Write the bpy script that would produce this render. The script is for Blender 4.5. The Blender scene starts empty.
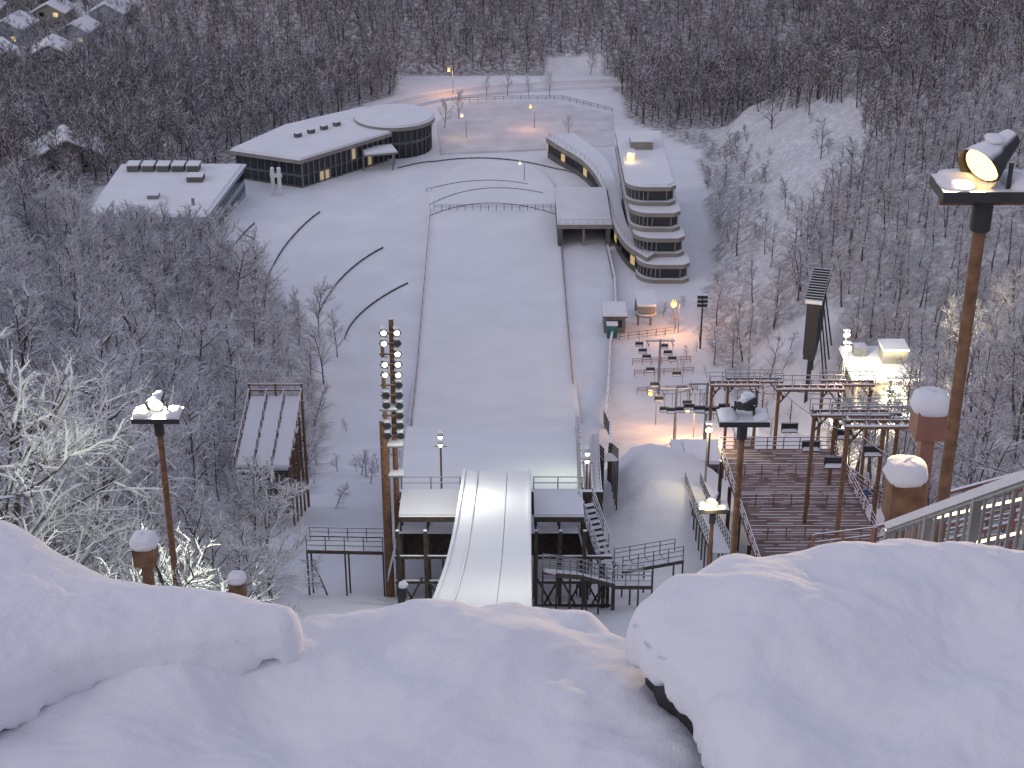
import bpy, math, random
from mathutils import Vector, noise, Matrix
random.seed(7)
R = random.random
def U(a,b): return a+(b-a)*random.random()
def ss(a,b,x):
    t=(x-a)/(b-a); t=max(0,min(1,t)); return t*t*(3-2*t)
def interp(tab,x):
    if x<=tab[0][0]: return tab[0][1]
    for i in range(len(tab)-1):
        if x<=tab[i+1][0]:
            a,b=tab[i],tab[i+1]; return a[1]+(b[1]-a[1])*(x-a[0])/(b[0]-a[0])
    return tab[-1][1]
def fbm(x,y,s,o=3,z=0.0):
    v=0;a=1;t=0
    for i in range(o):
        v+=a*noise.noise(Vector((x/s,y/s,z+i*7.3))); t+=a; a*=.5; s*=.5
    return v/t
sc=bpy.context.scene
sc.view_settings.view_transform='Standard'; sc.view_settings.look='None'
sc.view_settings.exposure=0
# ---------------------------------------------------------------- materials
def _new(name):
    m=bpy.data.materials.new(name); m.use_nodes=True
    nt=m.node_tree; return m,nt,nt.nodes['Principled BSDF']
def N(nt,t,**k):
    n=nt.nodes.new(t)
    for a,b in k.items(): setattr(n,a,b)
    return n
SNOWC=(0.78,0.78,0.83,1)
def noisecol(nt,col,scale,amt):
    tc=N(nt,'ShaderNodeTexCoord'); nz=N(nt,'ShaderNodeTexNoise'); nz.inputs['Scale'].default_value=scale; nz.inputs['Detail'].default_value=6
    nt.links.new(tc.outputs['Object'],nz.inputs['Vector'])
    mr=N(nt,'ShaderNodeMapRange'); mr.inputs['From Min'].default_value=.3; mr.inputs['From Max'].default_value=.7
    mr.inputs['To Min'].default_value=1-amt; mr.inputs['To Max'].default_value=1+amt
    nt.links.new(nz.outputs['Fac'],mr.inputs['Value'])
    mx=N(nt,'ShaderNodeMix',data_type='RGBA',blend_type='MULTIPLY'); mx.inputs[0].default_value=1
    mx.inputs[6].default_value=(*col,1)
    nt.links.new(mr.outputs[0],mx.inputs[7])
    return mx.outputs[2],nz,tc
def mat(name,col,rough=.7,scale=1.5,amt=.2,snow=False,metal=0,snowlo=.45,snowhi=.65,snowcol=SNOWC):
    m,nt,b=_new(name)
    c,nz,tc=noisecol(nt,col,scale,amt)
    if snow:
        g=N(nt,'ShaderNodeNewGeometry'); sx=N(nt,'ShaderNodeSeparateXYZ'); nt.links.new(g.outputs['Normal'],sx.inputs[0])
        n2=N(nt,'ShaderNodeTexNoise'); n2.inputs['Scale'].default_value=2.5; nt.links.new(tc.outputs['Object'],n2.inputs['Vector'])
        ma=N(nt,'ShaderNodeMath',operation='MULTIPLY_ADD'); ma.inputs[1].default_value=.5; nt.links.new(n2.outputs['Fac'],ma.inputs[0]); nt.links.new(sx.outputs['Z'],ma.inputs[2])
        mr=N(nt,'ShaderNodeMapRange'); mr.inputs['From Min'].default_value=snowlo+.25; mr.inputs['From Max'].default_value=snowhi+.25
        nt.links.new(ma.outputs[0],mr.inputs['Value'])
        mx=N(nt,'ShaderNodeMix',data_type='RGBA'); nt.links.new(mr.outputs[0],mx.inputs[0]); nt.links.new(c,mx.inputs[6]); mx.inputs[7].default_value=snowcol
        c=mx.outputs[2]
    nt.links.new(c,b.inputs['Base Color']); b.inputs['Roughness'].default_value=rough; b.inputs['Metallic'].default_value=metal
    return m
def snowmat(name,col=SNOWC,bs=.4,bscale=3.0,fine=40.,amt=.04,dist=.15,fw=.08):
    m,nt,b=_new(name)
    c,nz,tc=noisecol(nt,col[:3],bscale*.3,amt)
    n1=N(nt,'ShaderNodeTexNoise'); n1.inputs['Scale'].default_value=bscale; n1.inputs['Detail'].default_value=8
    n2=N(nt,'ShaderNodeTexNoise'); n2.inputs['Scale'].default_value=fine; n2.inputs['Detail'].default_value=3
    nt.links.new(tc.outputs['Object'],n1.inputs['Vector']); nt.links.new(tc.outputs['Object'],n2.inputs['Vector'])
    ad=N(nt,'ShaderNodeMath',operation='MULTIPLY_ADD'); ad.inputs[1].default_value=fw; nt.links.new(n2.outputs['Fac'],ad.inputs[0]); nt.links.new(n1.outputs['Fac'],ad.inputs[2])
    bp=N(nt,'ShaderNodeBump'); bp.inputs['Strength'].default_value=bs; bp.inputs['Distance'].default_value=dist
    nt.links.new(ad.outputs[0],bp.inputs['Height']); nt.links.new(bp.outputs[0],b.inputs['Normal'])
    nt.links.new(c,b.inputs['Base Color']); b.inputs['Roughness'].default_value=.85
    b.inputs['Specular IOR Level'].default_value=.15
    return m
def emis(name,col,s):
    m,nt,b=_new(name); b.inputs['Base Color'].default_value=(*col,1)
    b.inputs['Emission Color'].default_value=(*col,1); b.inputs['Emission Strength'].default_value=s; return m
M={}
M['snow']=snowmat('snow')
M['snowroof']=snowmat('roof_snow',bs=.25,bscale=.8)
M['snownear']=snowmat('soft_snow',(.78,.77,.82,1),bs=.5,bscale=5,fine=70,amt=.03,dist=.05,fw=.16)
M['groom']=snowmat('groomed_snow',(.80,.80,.84,1),bs=.2,bscale=.5,fine=6,amt=.04)
M['rust']=mat('rusty_steel',(.19,.10,.055),.8,6,.4,snow=True,snowlo=.6,snowhi=.8)
M['wood']=mat('dark_wood',(.075,.06,.05),.9,4,.4,snow=True,snowlo=.7,snowhi=.85)
M['dark']=mat('dark_metal',(.03,.03,.033),.6,3,.3,snow=True,snowlo=.6,snowhi=.8)
M['grey']=mat('grey_metal',(.24,.24,.25),.5,3,.2,snow=True,metal=.3,snowlo=.6,snowhi=.8)
M['conc']=mat('concrete',(.26,.25,.25),.85,.7,.2,snow=True)
M['wallblue']=mat('pale_blue_wall',(.31,.37,.43),.7,.5,.1,snow=True)
M['wallgrey']=mat('grey_wall',(.12,.115,.11),.8,.5,.2,snow=True)
M['cream']=mat('cream_wall',(.26,.24,.215),.8,.5,.15,snow=True)
M['white']=mat('white_paint',(.7,.7,.7),.6,1,.1)
M['teal']=mat('teal_paint',(.03,.16,.15),.5,2,.2,snow=True)
M['red']=mat('red_brown_paint',(.25,.115,.085),.7,2,.3,snow=True,snowlo=.75,snowhi=.9)
M['deckred']=mat('red_deck_boards',(.20,.135,.13),.85,.8,.4)
M['blue']=mat('blue_paint',(.06,.13,.28),.5,2,.3,snow=True)
M['net']=mat('orange_fence',(.33,.15,.10),.8,4,.3)
M['fence']=mat('dark_fence',(.05,.05,.055),.8,4,.3)
gm,gnt,gb=_new('dark_glass'); gb.inputs['Base Color'].default_value=(.02,.025,.03,1); gb.inputs['Roughness'].default_value=.15; M['glass']=gm
M['lit']=emis('lit_window',(1,.74,.34),.8)
M['litdim']=emis('dim_lit_window',(.8,.65,.35),.22)
M['lampw']=emis('warm_lamp_lens',(1,.66,.24),3.2)
M['lampb']=emis('bright_flood_lens',(1,.86,.5),9)
M['lampc']=emis('white_lamp_lens',(.95,1,.72),3)
M['lampo']=emis('orange_lamp_lens',(1,.36,.08),3)
M['bark']=mat('bark',(.085,.068,.062),.9,3,.3,snow=True,snowlo=.25,snowhi=.55)
M['twig']=mat('twig',(.16,.125,.115),.9,1.5,.35,snow=True,snowlo=.3,snowhi=.55)
M['twigf']=mat('far_twig',(.115,.088,.085),.9,.02,.5,snow=True,snowlo=.6,snowhi=.85,snowcol=(.45,.43,.47,1))
M['twigs']=mat('snowy_twig',(.70,.69,.74),.9,1.5,.2)
M['needle']=mat('conifer_needle',(.03,.045,.035),.9,2,.4,snow=True,snowlo=.2,snowhi=.5)
# ---------------------------------------------------------------- mesh builder
class MB:
    def __init__(s): s.v=[];s.f=[];s.m=[];s.mats=[];s.sm=[]
    def mi(s,k):
        if k not in s.mats: s.mats.append(k)
        return s.mats.index(k)
    def add(s,vs,fs,k,smooth=False):
        o=len(s.v); s.v+= [tuple(p) for p in vs]; i=s.mi(k)
        for f in fs: s.f.append([o+a for a in f]); s.m.append(i); s.sm.append(smooth)
    def box(s,cx,cy,cz,sx,sy,sz,k,rot=0):
        c,sn=math.cos(rot),math.sin(rot); vs=[]
        for dz in(-.5,.5):
            for dx,dy in((-.5,-.5),(.5,-.5),(.5,.5),(-.5,.5)):
                x=dx*sx;y=dy*sy; vs.append((cx+x*c-y*sn,cy+x*sn+y*c,cz+dz*sz))
        s.add(vs,[(0,3,2,1),(4,5,6,7),(0,1,5,4),(1,2,6,5),(2,3,7,6),(3,0,4,7)],k)
    def beam(s,a,b,w,h,k):
        a=Vector(a);b=Vector(b);d=(b-a)
        if d.length<1e-6:return
        d.normalize(); up=Vector((0,0,1)) if abs(d.z)<.95 else Vector((0,1,0))
        sd=d.cross(up).normalized(); u=sd.cross(d).normalized(); vs=[]
        for p in(a,b):
            for i,j in((-1,-1),(1,-1),(1,1),(-1,1)): vs.append(p+sd*(i*w/2)+u*(j*h/2))
        s.add(vs,[(0,3,2,1),(4,5,6,7),(0,1,5,4),(1,2,6,5),(2,3,7,6),(3,0,4,7)],k)
    def cyl(s,a,b,r0,r1,n,k,cap=True,smooth=True):
        a=Vector(a);b=Vector(b);d=(b-a)
        if d.length<1e-6:return
        d.normalize(); up=Vector((0,0,1)) if abs(d.z)<.95 else Vector((1,0,0))
        sd=d.cross(up).normalized(); u=sd.cross(d)
        vs=[]
        for p,r in((a,r0),(b,r1)):
            for i in range(n):
                t=2*math.pi*i/n; vs.append(p+sd*(math.cos(t)*r)+u*(math.sin(t)*r))
        s.add(vs,[(i,(i+1)%n,n+(i+1)%n,n+i) for i in range(n)],k,smooth)
        if cap: s.add(vs,[tuple(range(n-1,-1,-1)),tuple(range(n,2*n))],k)
    def prism(s,poly,z0,z1,k,ktop=None):
        n=len(poly); ar=sum(poly[i][0]*poly[(i+1)%n][1]-poly[(i+1)%n][0]*poly[i][1] for i in range(n))
        if ar<0: poly=poly[::-1]
        vs=[(x,y,z0) for x,y in poly]+[(x,y,z1) for x,y in poly]
        s.add(vs,[(i,(i+1)%n,n+(i+1)%n,n+i) for i in range(n)]+[tuple(range(n-1,-1,-1))],k)
        s.add([vs[n+i] for i in range(n)],[tuple(range(n))],ktop or k)
    def dome(s,cx,cy,z,rx,ry,h,k,n=14,m=5,under=.25):
        vs=[];fs=[]
        for j in range(m+1):
            t=math.pi/2*j/m
            for i in range(n):
                a=2*math.pi*i/n; q=1+.12*noise.noise(Vector((math.cos(a)*1.3+cx,math.sin(a)*1.3+cy,j*.4)))
                e=.7; ca=math.copysign(abs(math.cos(a))**e,math.cos(a)); sa=math.copysign(abs(math.sin(a))**e,math.sin(a))
                rr=math.cos(t)**.6 if j<m else 0.0
                vs.append((cx+rx*ca*rr*q,cy+ry*sa*rr*q,z+h*math.sin(t)*q))
        for j in range(m):
            for i in range(n): fs.append((j*n+i,j*n+(i+1)%n,(j+1)*n+(i+1)%n,(j+1)*n+i))
        o=len(vs)
        vs+=[(p[0]*.9+cx*.1,p[1]*.9+cy*.1,z-h*under) for p in vs[:n]]
        for i in range(n): fs.append((o+i,o+(i+1)%n,(i+1)%n,i))
        fs.append(tuple(o+i for i in range(n-1,-1,-1)))
        s.add(vs,fs,k,True)
    def ball(s,c,r,k):
        vs=[];fs=[];n=12;m=7
        for j in range(m+1):
            t=-math.pi/2+math.pi*j/m
            for i in range(n):
                a=2*math.pi*i/n; vs.append((c[0]+r*math.cos(t)*math.cos(a),c[1]+r*math.cos(t)*math.sin(a),c[2]+r*math.sin(t)))
        for j in range(m):
            for i in range(n): fs.append((j*n+i,j*n+(i+1)%n,(j+1)*n+(i+1)%n,(j+1)*n+i))
        s.add(vs,fs,k,True)
    def build(s,name,link=True):
        me=bpy.data.meshes.new(name); me.from_pydata(s.v,[],s.f)
        for k in s.mats: me.materials.append(M[k])
        me.polygons.foreach_set('material_index',s.m); me.polygons.foreach_set('use_smooth',s.sm)
        me.update(); o=bpy.data.objects.new(name,me)
        if link: sc.collection.objects.link(o)
        return o
def light(name,loc,power,col,rad=.15,spot=None,target=None):
    t='SPOT' if spot else 'POINT'
    l=bpy.data.lights.new(name,t); l.energy=power; l.color=col; l.shadow_soft_size=rad
    if spot: l.spot_size=math.radians(spot); l.spot_blend=.7
    o=bpy.data.objects.new(name,l); o.location=loc
    if target: o.rotation_euler=(Vector(target)-Vector(loc)).to_track_quat('-Z','Y').to_euler()
    sc.collection.objects.link(o); return o
# ---------------------------------------------------------------- terrain
def ax(y): return -0.6-0.0095*y
ZN=[(-80,128),(-20,100),(0,90),(30,75),(60,61),(85,49),(115,37.5),(150,21),(175,9),(195,2),(205,0),(3000,0)]
LP=[(80,55.9),(83,55.5),(95,52.5),(105,49.3),(115,45.2),(130,37),(145,28),(160,19),(175,10.8),(190,4.6),(205,1.3),(220,.35),(240,.22),(330,.2)]
LW=[(80,10.5),(115,13.6),(160,19),(200,22.8),(300,24.4),(330,24.4)]
def lpz(y):
    return (interp(LP,y-3)+interp(LP,y)*2+interp(LP,y+3))/4
XR=[(0,20),(60,28),(100,32),(150,37),(200,39),(240,31),(300,36),(345,46),(385,80),(500,120)]
YB=[(-400,600),(-140,520),(-95,415),(-60,385),(0,393),(60,388),(200,380)]
def h(x,y):
    b=interp(ZN,y)
    b+=25*ss(-22,-85,x)*(1-ss(205,262,y))*ss(0,110,y)
    b+=1.2*ss(-24,-45,x)*ss(208,225,y)*(1-ss(280,300,y))
    r=x-interp(XR,y); 
    if r>0: b+=90*(1-math.exp(-r*.0078))*ss(0,6,r)
    q=y-interp(YB,x)
    if q>0: b+=140*(1-math.exp(-q*.0027))*ss(0,8,q)
    m_=ss(6,11.5,x)*(1-ss(11.5,23,x))*ss(92,116,y)*(1-ss(118,158,y))   # bank beside the knoll
    b+=(5.0+2.6*fbm(x,y,9)+.8*fbm(x,y,3))*m_
    out=max(0,ss(12,40,abs(x-ax(y))))
    fl=1 if (y<200 or r>0 or q>0) else .12
    b+=fl*out*(2.2*fbm(x,y,26)+.7*fbm(x,y,6))
    b+=.45*fbm(x,y,9)*(1-ss(195,206,y))+.05*fbm(x,y,5)
    if 78<y<330:
        w=interp(LW,y)/2; dd=abs(x-ax(y))-w
        if dd<3:
            t=1-ss(0,3,dd) ; b=b*(1-t)+min(b,lpz(y)-.5)*t
    return b
def clearL(y): return interp([(0,-6),(40,-8.5),(60,-11.5),(100,-16),(150,-21),(200,-26),(237,-34),(255,-55),(262,-56),(268,-84),(306,-82),(312,-62),(325,-56),(345,-46),(365,-34),(372,-28),(500,-28)],y)
def clearR(y): return interp([(0,20),(60,27),(100,30),(150,36),(165,38),(180,38),(205,34),(232,30),(250,32),(262,36),(330,40),(350,27),(392,24),(500,24)],y)
def cutR(y): return interp([(232,36),(250,46),(270,62),(300,65),(345,52)],y)
def forest(x,y):
    if x>-100 and x<clearL(y): 
        if abs(x+19.4)<4 and 98<y<119: return 0
        return 1.0
    if x<=-100:
        if y<388: return 1
        return .4 if x<-108 else .8
    if x>clearR(y):
        if 232<y<345 and x<cutR(y): return .06
        if 168<y<196 and 39<x<54: return 0
        if 193<y<224 and 36<x<48: return .15
        return 1
    if y>390 and clearL(y)<x<clearR(y)+1:
        if 9<x<22 and y<399: return .15
        return 1
    return 0
def axis_vals(dense0,dense1,step,lo,hi):
    v=[];a=dense0
    while a<=dense1+1e-6: v.append(a); a+=step
    st=step; a=dense1
    while a<hi: st*=1.25; a+=st; v.append(a)
    st=step; a=dense0
    while a>lo: st*=1.25; a-=st; v.insert(0,a)
    return v
xs=axis_vals(-130,150,1.6,-2500,2500); ys=axis_vals(-10,470,1.6,-1500,3500)
vs=[(x,y,h(x,y)) for y in ys for x in xs]; nx=len(xs)
fs=[(j*nx+i,j*nx+i+1,(j+1)*nx+i+1,(j+1)*nx+i) for j in range(len(ys)-1) for i in range(nx-1)]
me=bpy.data.meshes.new('ground'); me.from_pydata(vs,[],fs)
att=me.attributes.new('forest','FLOAT','POINT')
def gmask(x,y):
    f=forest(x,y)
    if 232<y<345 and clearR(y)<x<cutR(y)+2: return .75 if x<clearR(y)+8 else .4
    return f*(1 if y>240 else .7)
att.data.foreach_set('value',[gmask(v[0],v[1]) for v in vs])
me.polygons.foreach_set('use_smooth',[True]*len(fs))
m,nt,b=_new('snowy_ground')
c,nz,tc=noisecol(nt,SNOWC[:3],.12,.06)
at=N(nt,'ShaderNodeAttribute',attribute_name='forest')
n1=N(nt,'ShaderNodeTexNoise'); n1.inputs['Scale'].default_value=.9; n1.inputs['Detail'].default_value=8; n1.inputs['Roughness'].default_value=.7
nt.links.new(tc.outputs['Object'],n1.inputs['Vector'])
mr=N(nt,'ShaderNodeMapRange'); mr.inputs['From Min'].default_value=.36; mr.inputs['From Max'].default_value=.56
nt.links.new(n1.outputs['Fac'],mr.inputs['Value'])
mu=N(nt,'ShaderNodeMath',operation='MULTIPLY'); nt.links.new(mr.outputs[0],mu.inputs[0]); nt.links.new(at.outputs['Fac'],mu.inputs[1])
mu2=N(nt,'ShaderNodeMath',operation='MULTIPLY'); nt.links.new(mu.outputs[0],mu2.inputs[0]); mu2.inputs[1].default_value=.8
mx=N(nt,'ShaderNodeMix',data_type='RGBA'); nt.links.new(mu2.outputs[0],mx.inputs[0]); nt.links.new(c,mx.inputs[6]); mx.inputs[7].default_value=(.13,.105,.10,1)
nt.links.new(mx.outputs[2],b.inputs['Base Color']); b.inputs['Roughness'].default_value=.85; b.inputs['Specular IOR Level'].default_value=.15
bp=N(nt,'ShaderNodeBump'); bp.inputs['Strength'].default_value=.4; bp.inputs['Distance'].default_value=.45
n3=N(nt,'ShaderNodeTexNoise'); n3.inputs['Scale'].default_value=.6; n3.inputs['Detail'].default_value=8
nt.links.new(tc.outputs['Object'],n3.inputs['Vector']); nt.links.new(n3.outputs['Fac'],bp.inputs['Height']); nt.links.new(bp.outputs[0],b.inputs['Normal'])
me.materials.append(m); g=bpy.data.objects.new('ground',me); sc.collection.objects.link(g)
# ---------------------------------------------------------------- landing slope
mb=MB(); rows=[];y=81.0
while y<=322: rows.append(y); y+=2
K=10; vv=[];ff=[]
for y in rows:
    w=interp(LW,y)/2; z=lpz(y)
    if y>300: w*=math.sqrt(max(0.02,1-((y-300)/23.0)**2))
    for i in range(K+1):
        x=ax(y)-w+2*w*i/K; vv.append((x,y,z+.05*fbm(x,y,7)))
for j in range(len(rows)-1):
    for i in range(K): a=j*(K+1)+i; ff.append((a,a+1,a+K+2,a+K+1))
mb.add(vv,ff,'groom',True)
n0=len(rows)
for side,i in((-1,0),(1,K)):
    sv=[];sf=[]
    for j in range(n0):
        p=vv[j*(K+1)+i]; sv.append(p); sv.append((p[0]+side*.8,p[1],p[2]-3.5 if p[1]<200 else p[2]-.6))
    for j in range(n0-1):
        f=(2*j,2*j+2,2*j+3,2*j+1); sf.append(f if side<0 else f[::-1])
    mb.add(sv,sf,'snow')
mb.build('landing_slope')
def path_fence(name,pts,hh,k,post=2.5,kp=None,rails=None,th=.08,solid=True):
    mb=MB()
    P=[]
    for i in range(len(pts)-1):
        a=Vector(pts[i]);b=Vector(pts[i+1]);n=max(1,int((b-a).length/post))
        for j in range(n): P.append(a.lerp(b,j/n))
    P.append(Vector(pts[-1]))
    for i,p in enumerate(P):
        mb.beam(p-Vector((0,0,.3)),p+Vector((0,0,hh+.08)),.09,.09,kp or k)
        if i<len(P)-1:
            q=P[i+1]
            if solid: mb.beam(p+Vector((0,0,hh*.5)),q+Vector((0,0,hh*.5)),th,hh*.9,k)
            else:
                for r in (rails or (.5,1.0)): mb.beam(p+Vector((0,0,hh*r)),q+Vector((0,0,hh*r)),.07,.07,k)
    return mb.build(name)
def curve3(p0,p1,p2,n=12):
    out=[]
    for i in range(n+1):
        t=i/n; a=2*(t-.5)*(t-1); b_=-4*t*(t-1); c_=2*t*(t-.5)
        out.append(tuple(p0[k]*a+p1[k]*b_+p2[k]*c_ for k in range(2)))
    return out
def onz(pts,dz=0): return [(x,y,h(x,y)+dz) for x,y in pts]
L=[(ax(y)-interp(LW,y)/2-.2,y,lpz(y)) for y in range(196,292,5)]
path_fence('slope_edge_fence',L,.5,'net',3,'fence',rails=(.5,1),solid=False)
L=[(ax(y)+interp(LW,y)/2+.2,y,lpz(y)) for y in range(214,276,5)]
path_fence('slope_edge_fence',L,.7,'net',2.5,'fence',rails=(.3,.6,1),solid=False)
L=[(ax(y)+interp(LW,y)/2+.3,y,lpz(y)) for y in range(88,128,5)]
path_fence('slope_edge_board',L,.5,'grey',2.5,th=.12)
for seg in ([(-41.5,248),(-41,268),(-36.7,289)],[(-31.5,240),(-29,258),(-23.4,271.5)],[(-26.5,231),(-24.3,243),(-17.9,254.6)],[(-50.5,252),(-50.6,265),(-48,281)],[(-52.5,256),(-52.6,264),(-51.4,272)]):
    path_fence('terrace_retaining_fence',onz(curve3(*seg)),.28,'fence',2,th=.12)
path_fence('stadium_rim_wall',onz(curve3((-23.6,317),(-5.5,324.5),(12.5,314),n=24)),.3,'wallgrey',2,th=.2)
for seg in ([(-17,303),(-7,308.5),(3,306.5)],[(-16,294),(-6,303.5),(6,301)],[(-15.5,288),(-4,295),(9,288)]):
    path_fence('outrun_marker_fence',onz(curve3(*seg,n=20),.25),.35,'fence',2,rails=(1.,),solid=False)
path_fence('outrun_gate_fence',[(x,291,.3) for x in range(-15,10,3)],1.0,'fence',1.5,rails=(.6,1.),solid=False)
# ---------------------------------------------------------------- inrun
IP=[(6,99.4),(8,98.0),(20,89.6),(35,79.6),(48,71.6),(56,67.8),(64,64.2),(72,61.4),(83,58.6)]
def iz(y): return (interp(IP,y-2.5)+2*interp(IP,y)+interp(IP,min(83,y+2.5)))/4
def ix(y): return -1.32+ .012*(y-48)
mb=MB(); ys2=[8+ i*1.5 for i in range(51)]
def isurf(x,y,base): return iz(y)+base+.03*fbm(x*2,y,1.6,3,4.)
cols=[-1.9,-1.7,-1.4,-1.1,-.8,-.5,-.2,.1,.4,.6]; cols2=[.64,.9,1.2,1.5,1.7,1.9]
fy=[8+i*.3 for i in range(251)]
for cc in (cols,cols2):
    vv=[(ix(y)+x,y,isurf(x,y,.02)) for y in fy for x in cc]; n_=len(cc)
    mb.add(vv,[(j*n_+i,j*n_+i+1,(j+1)*n_+i+1,(j+1)*n_+i) for j in range(len(fy)-1) for i in range(n_-1)],'groom',True)
for j in range(50):
    y0,y1=ys2[j],ys2[j+1]
    a=lambda x,y,dz:(ix(y)+x,y,iz(y)+dz)
    mb.add([a(-1.9,y0,-.05),a(1.9,y0,-.05),a(1.9,y1,-.05),a(-1.9,y1,-.05)],[(0,1,2,3)],'wood')
    mb.beam(a(-1.12,y0,.05),a(-1.12,y1,.05),.05,.08,'grey')
    for s in(-1.93,1.93):
        mb.beam(a(s,y0,.03+.03*fbm(y0,s,2)),a(s,y1,.03+.03*fbm(y1,s,2)),.16,.26,'groom')
        mb.beam(a(s*1.03,y0,-.5),a(s*1.03,y1,-.5),.12,.8,'wood')
    mb.beam(a(-2.0,y0,-.6),a(2.0,y0,-.6),.15,.3,'wood')
for y in range(14,84,6):
    for s in(-1.8,1.8):
        z=iz(y)-.5; gx=ix(y)+s; gz=h(gx,y)
        if z>gz: mb.beam((gx,y,gz-.5),(gx,y,z),.25,.25,'wood')
        if z-gz>2: mb.beam((gx,y,gz+.3),(gx,y+5,max(h(gx,y+5),iz(y+5)-1.2)),.12,.12,'wood')
mb.build('inrun_ramp')
mb=MB()
for (x0,x1,y0,y1,z) in ((-6.6,-3.1,80.5,83.5,57.2),(1.3,4.2,80.5,83.5,57.2)):
    mb.box((x0+x1)/2,(y0+y1)/2,z,x1-x0,y1-y0,.18,'snowroof')
    mb.box((x0+x1)/2,y0-.06,z-.2,x1-x0,.12,.35,'wood')
    for xx in (x0,(x0+x1)/2,x1):
        mb.beam((xx,y1,z),(xx,y1,z+.9),.06,.06,'wood')
    for r in(.5,.9):
        mb.beam((x0,y1,z+r),(x1,y1,z+r),.05,.05,'grey')
for x in [-6.6,-5,-3.3,1.4,2.8,4.2,5.6]:
    for y in(79,82.3):
        gz=h(x,y); mb.beam((x,y,gz-.5),(x,y,57.1 if x<5 else 54),.2,.2,'wood')
    mb.beam((x,79,h(x,79)+.5),(x,82.3,56.8 if x<5 else 54),.12,.12,'wood')
for z in(52,53.6,55.3):
    mb.beam((-6.8,79,z),(-3.2,79,z),.14,.2,'wood'); mb.beam((1.3,79,z),(5.8,79,z),.14,.2,'wood')
for x0 in (1.4,2.8,4.2,-6.6,-5):
    mb.beam((x0,78.95,51),(x0+1.4,78.95,54),.1,.1,'wood'); mb.beam((x0+1.4,78.95,51),(x0,78.95,54),.1,.1,'wood')
mb.box(-5,84.2,54.5,3.6,.3,4.5,'wood'); mb.box(3.2,84.2,54.5,4.6,.3,4.5,'wood')
mb.build('takeoff_deck')
def stair(name,pts,w,k='wood',rail='wood',walk=False):
    mb=MB()
    for i in range(len(pts)-1):
        a=Vector(pts[i]);b=Vector(pts[i+1]); d=(b-a); fl=Vector((d.x,d.y,0)).normalized(); sd=Vector((fl.y,-fl.x,0))
        n=max(2,int(d.length/(.35 if not walk else .9)))
        for j in range(n):
            p=a.lerp(b,(j+.5)/n); mb.beam(p-sd*w/2,p+sd*w/2,.3 if not walk else .92,.06,'snowroof')
        for s in(-1,1):
            mb.beam(a+sd*s*w/2-Vector((0,0,.12)),b+sd*s*w/2-Vector((0,0,.12)),.08,.25,k)
            for r in(.35,.7,1.0): mb.beam(a+sd*s*w/2+Vector((0,0,r)),b+sd*s*w/2+Vector((0,0,r)),.05,.05,rail)
            m=max(1,int(d.length/1.0))
            for j in range(m+1):
                p=a.lerp(b,j/m)+sd*s*w/2; mb.beam(p-Vector((0,0,.1)),p+Vector((0,0,1)),.05,.05,rail)
                gz=h(p.x,p.y)
                if p.z-gz>.6 and j%2==0: mb.beam((p.x,p.y,gz-.2),p,.1,.1,k)
    return mb.build(name)
stair('side_staircase',[(4.4,83,56.6),(5.6,80,54.2)],.9,rail='grey')
stair('side_staircase',[(2.0,72,58.8),(3.6,75.5,56.4),(5.6,78.5,53.9),(8.0,80,52.9)],.8,rail='grey')
stair('side_walkway',[(-12.5,84,53.0),(-7.8,83.5,53.2)],1.0,rail='dark',walk=True)
stair('side_walkway',[(6.5,83,52.1),(10.4,85,51.6)],1.0,rail='dark',walk=True)
stair('side_staircase',[(7.6,108,45.8),(7.7,116,42.0),(7.8,122,38.5)],1.1)
stair('side_staircase',[(5.4,87,53),(5.9,100,49.5),(6.6,113,45.4)],.6)
# ---------------------------------------------------------------- poles & lamps
mb=MB(); bx,by=-7.5,83; gz=h(bx,by); dzm=-1.5
mb.cyl((bx,by,gz-1),(bx,by,62.2),.28,.25,12,'rust'); mb.cyl((bx+.55,by+.3,gz-1),(bx+.62,by+.3,70+dzm),.2,.14,10,'rust')
mb.cyl((bx+.1,by,63.8+dzm),(bx+.1,by,69.4+dzm),.12,.1,8,'rust')
for i in range(11):
    z=62.6+i*.66+dzm
    mb.beam((bx-.1,by+.1,z),(bx+1.2,by+.1,z),.08,.1,'rust')
    for dx in(.2,.95):
        if (i+int(dx>.5))%3==2 and dx<.5: continue
        mb.cyl((bx+dx,by+.05,z+.25),(bx+dx+.03,by-.35,z+.2),.12,.24,10,'dark')
        mb.cyl((bx+dx+.03,by-.36,z+.2),(bx+dx+.03,by-.37,z+.2),.17,.17,10,'lampc' if i>4 and (i*3+int(dx*2))%4!=0 else 'glass')
        mb.dome(bx+dx,by-.1,z+.43,.22,.26,.12,'snowroof',8,3)
for z in(60,62,64.4): mb.box(bx+.45,by+.2,z+dzm,1.3,.8,.12,'grey'); mb.dome(bx+.45,by+.2,z+.06+dzm,.7,.42,.2,'snowroof',10,3)
mb.build('floodlight_mast')
light('floodlight_mast_light',(bx+.6,by-.9,67),1500,(.97,1,.85),.4,130,(-2,66,62))
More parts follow.
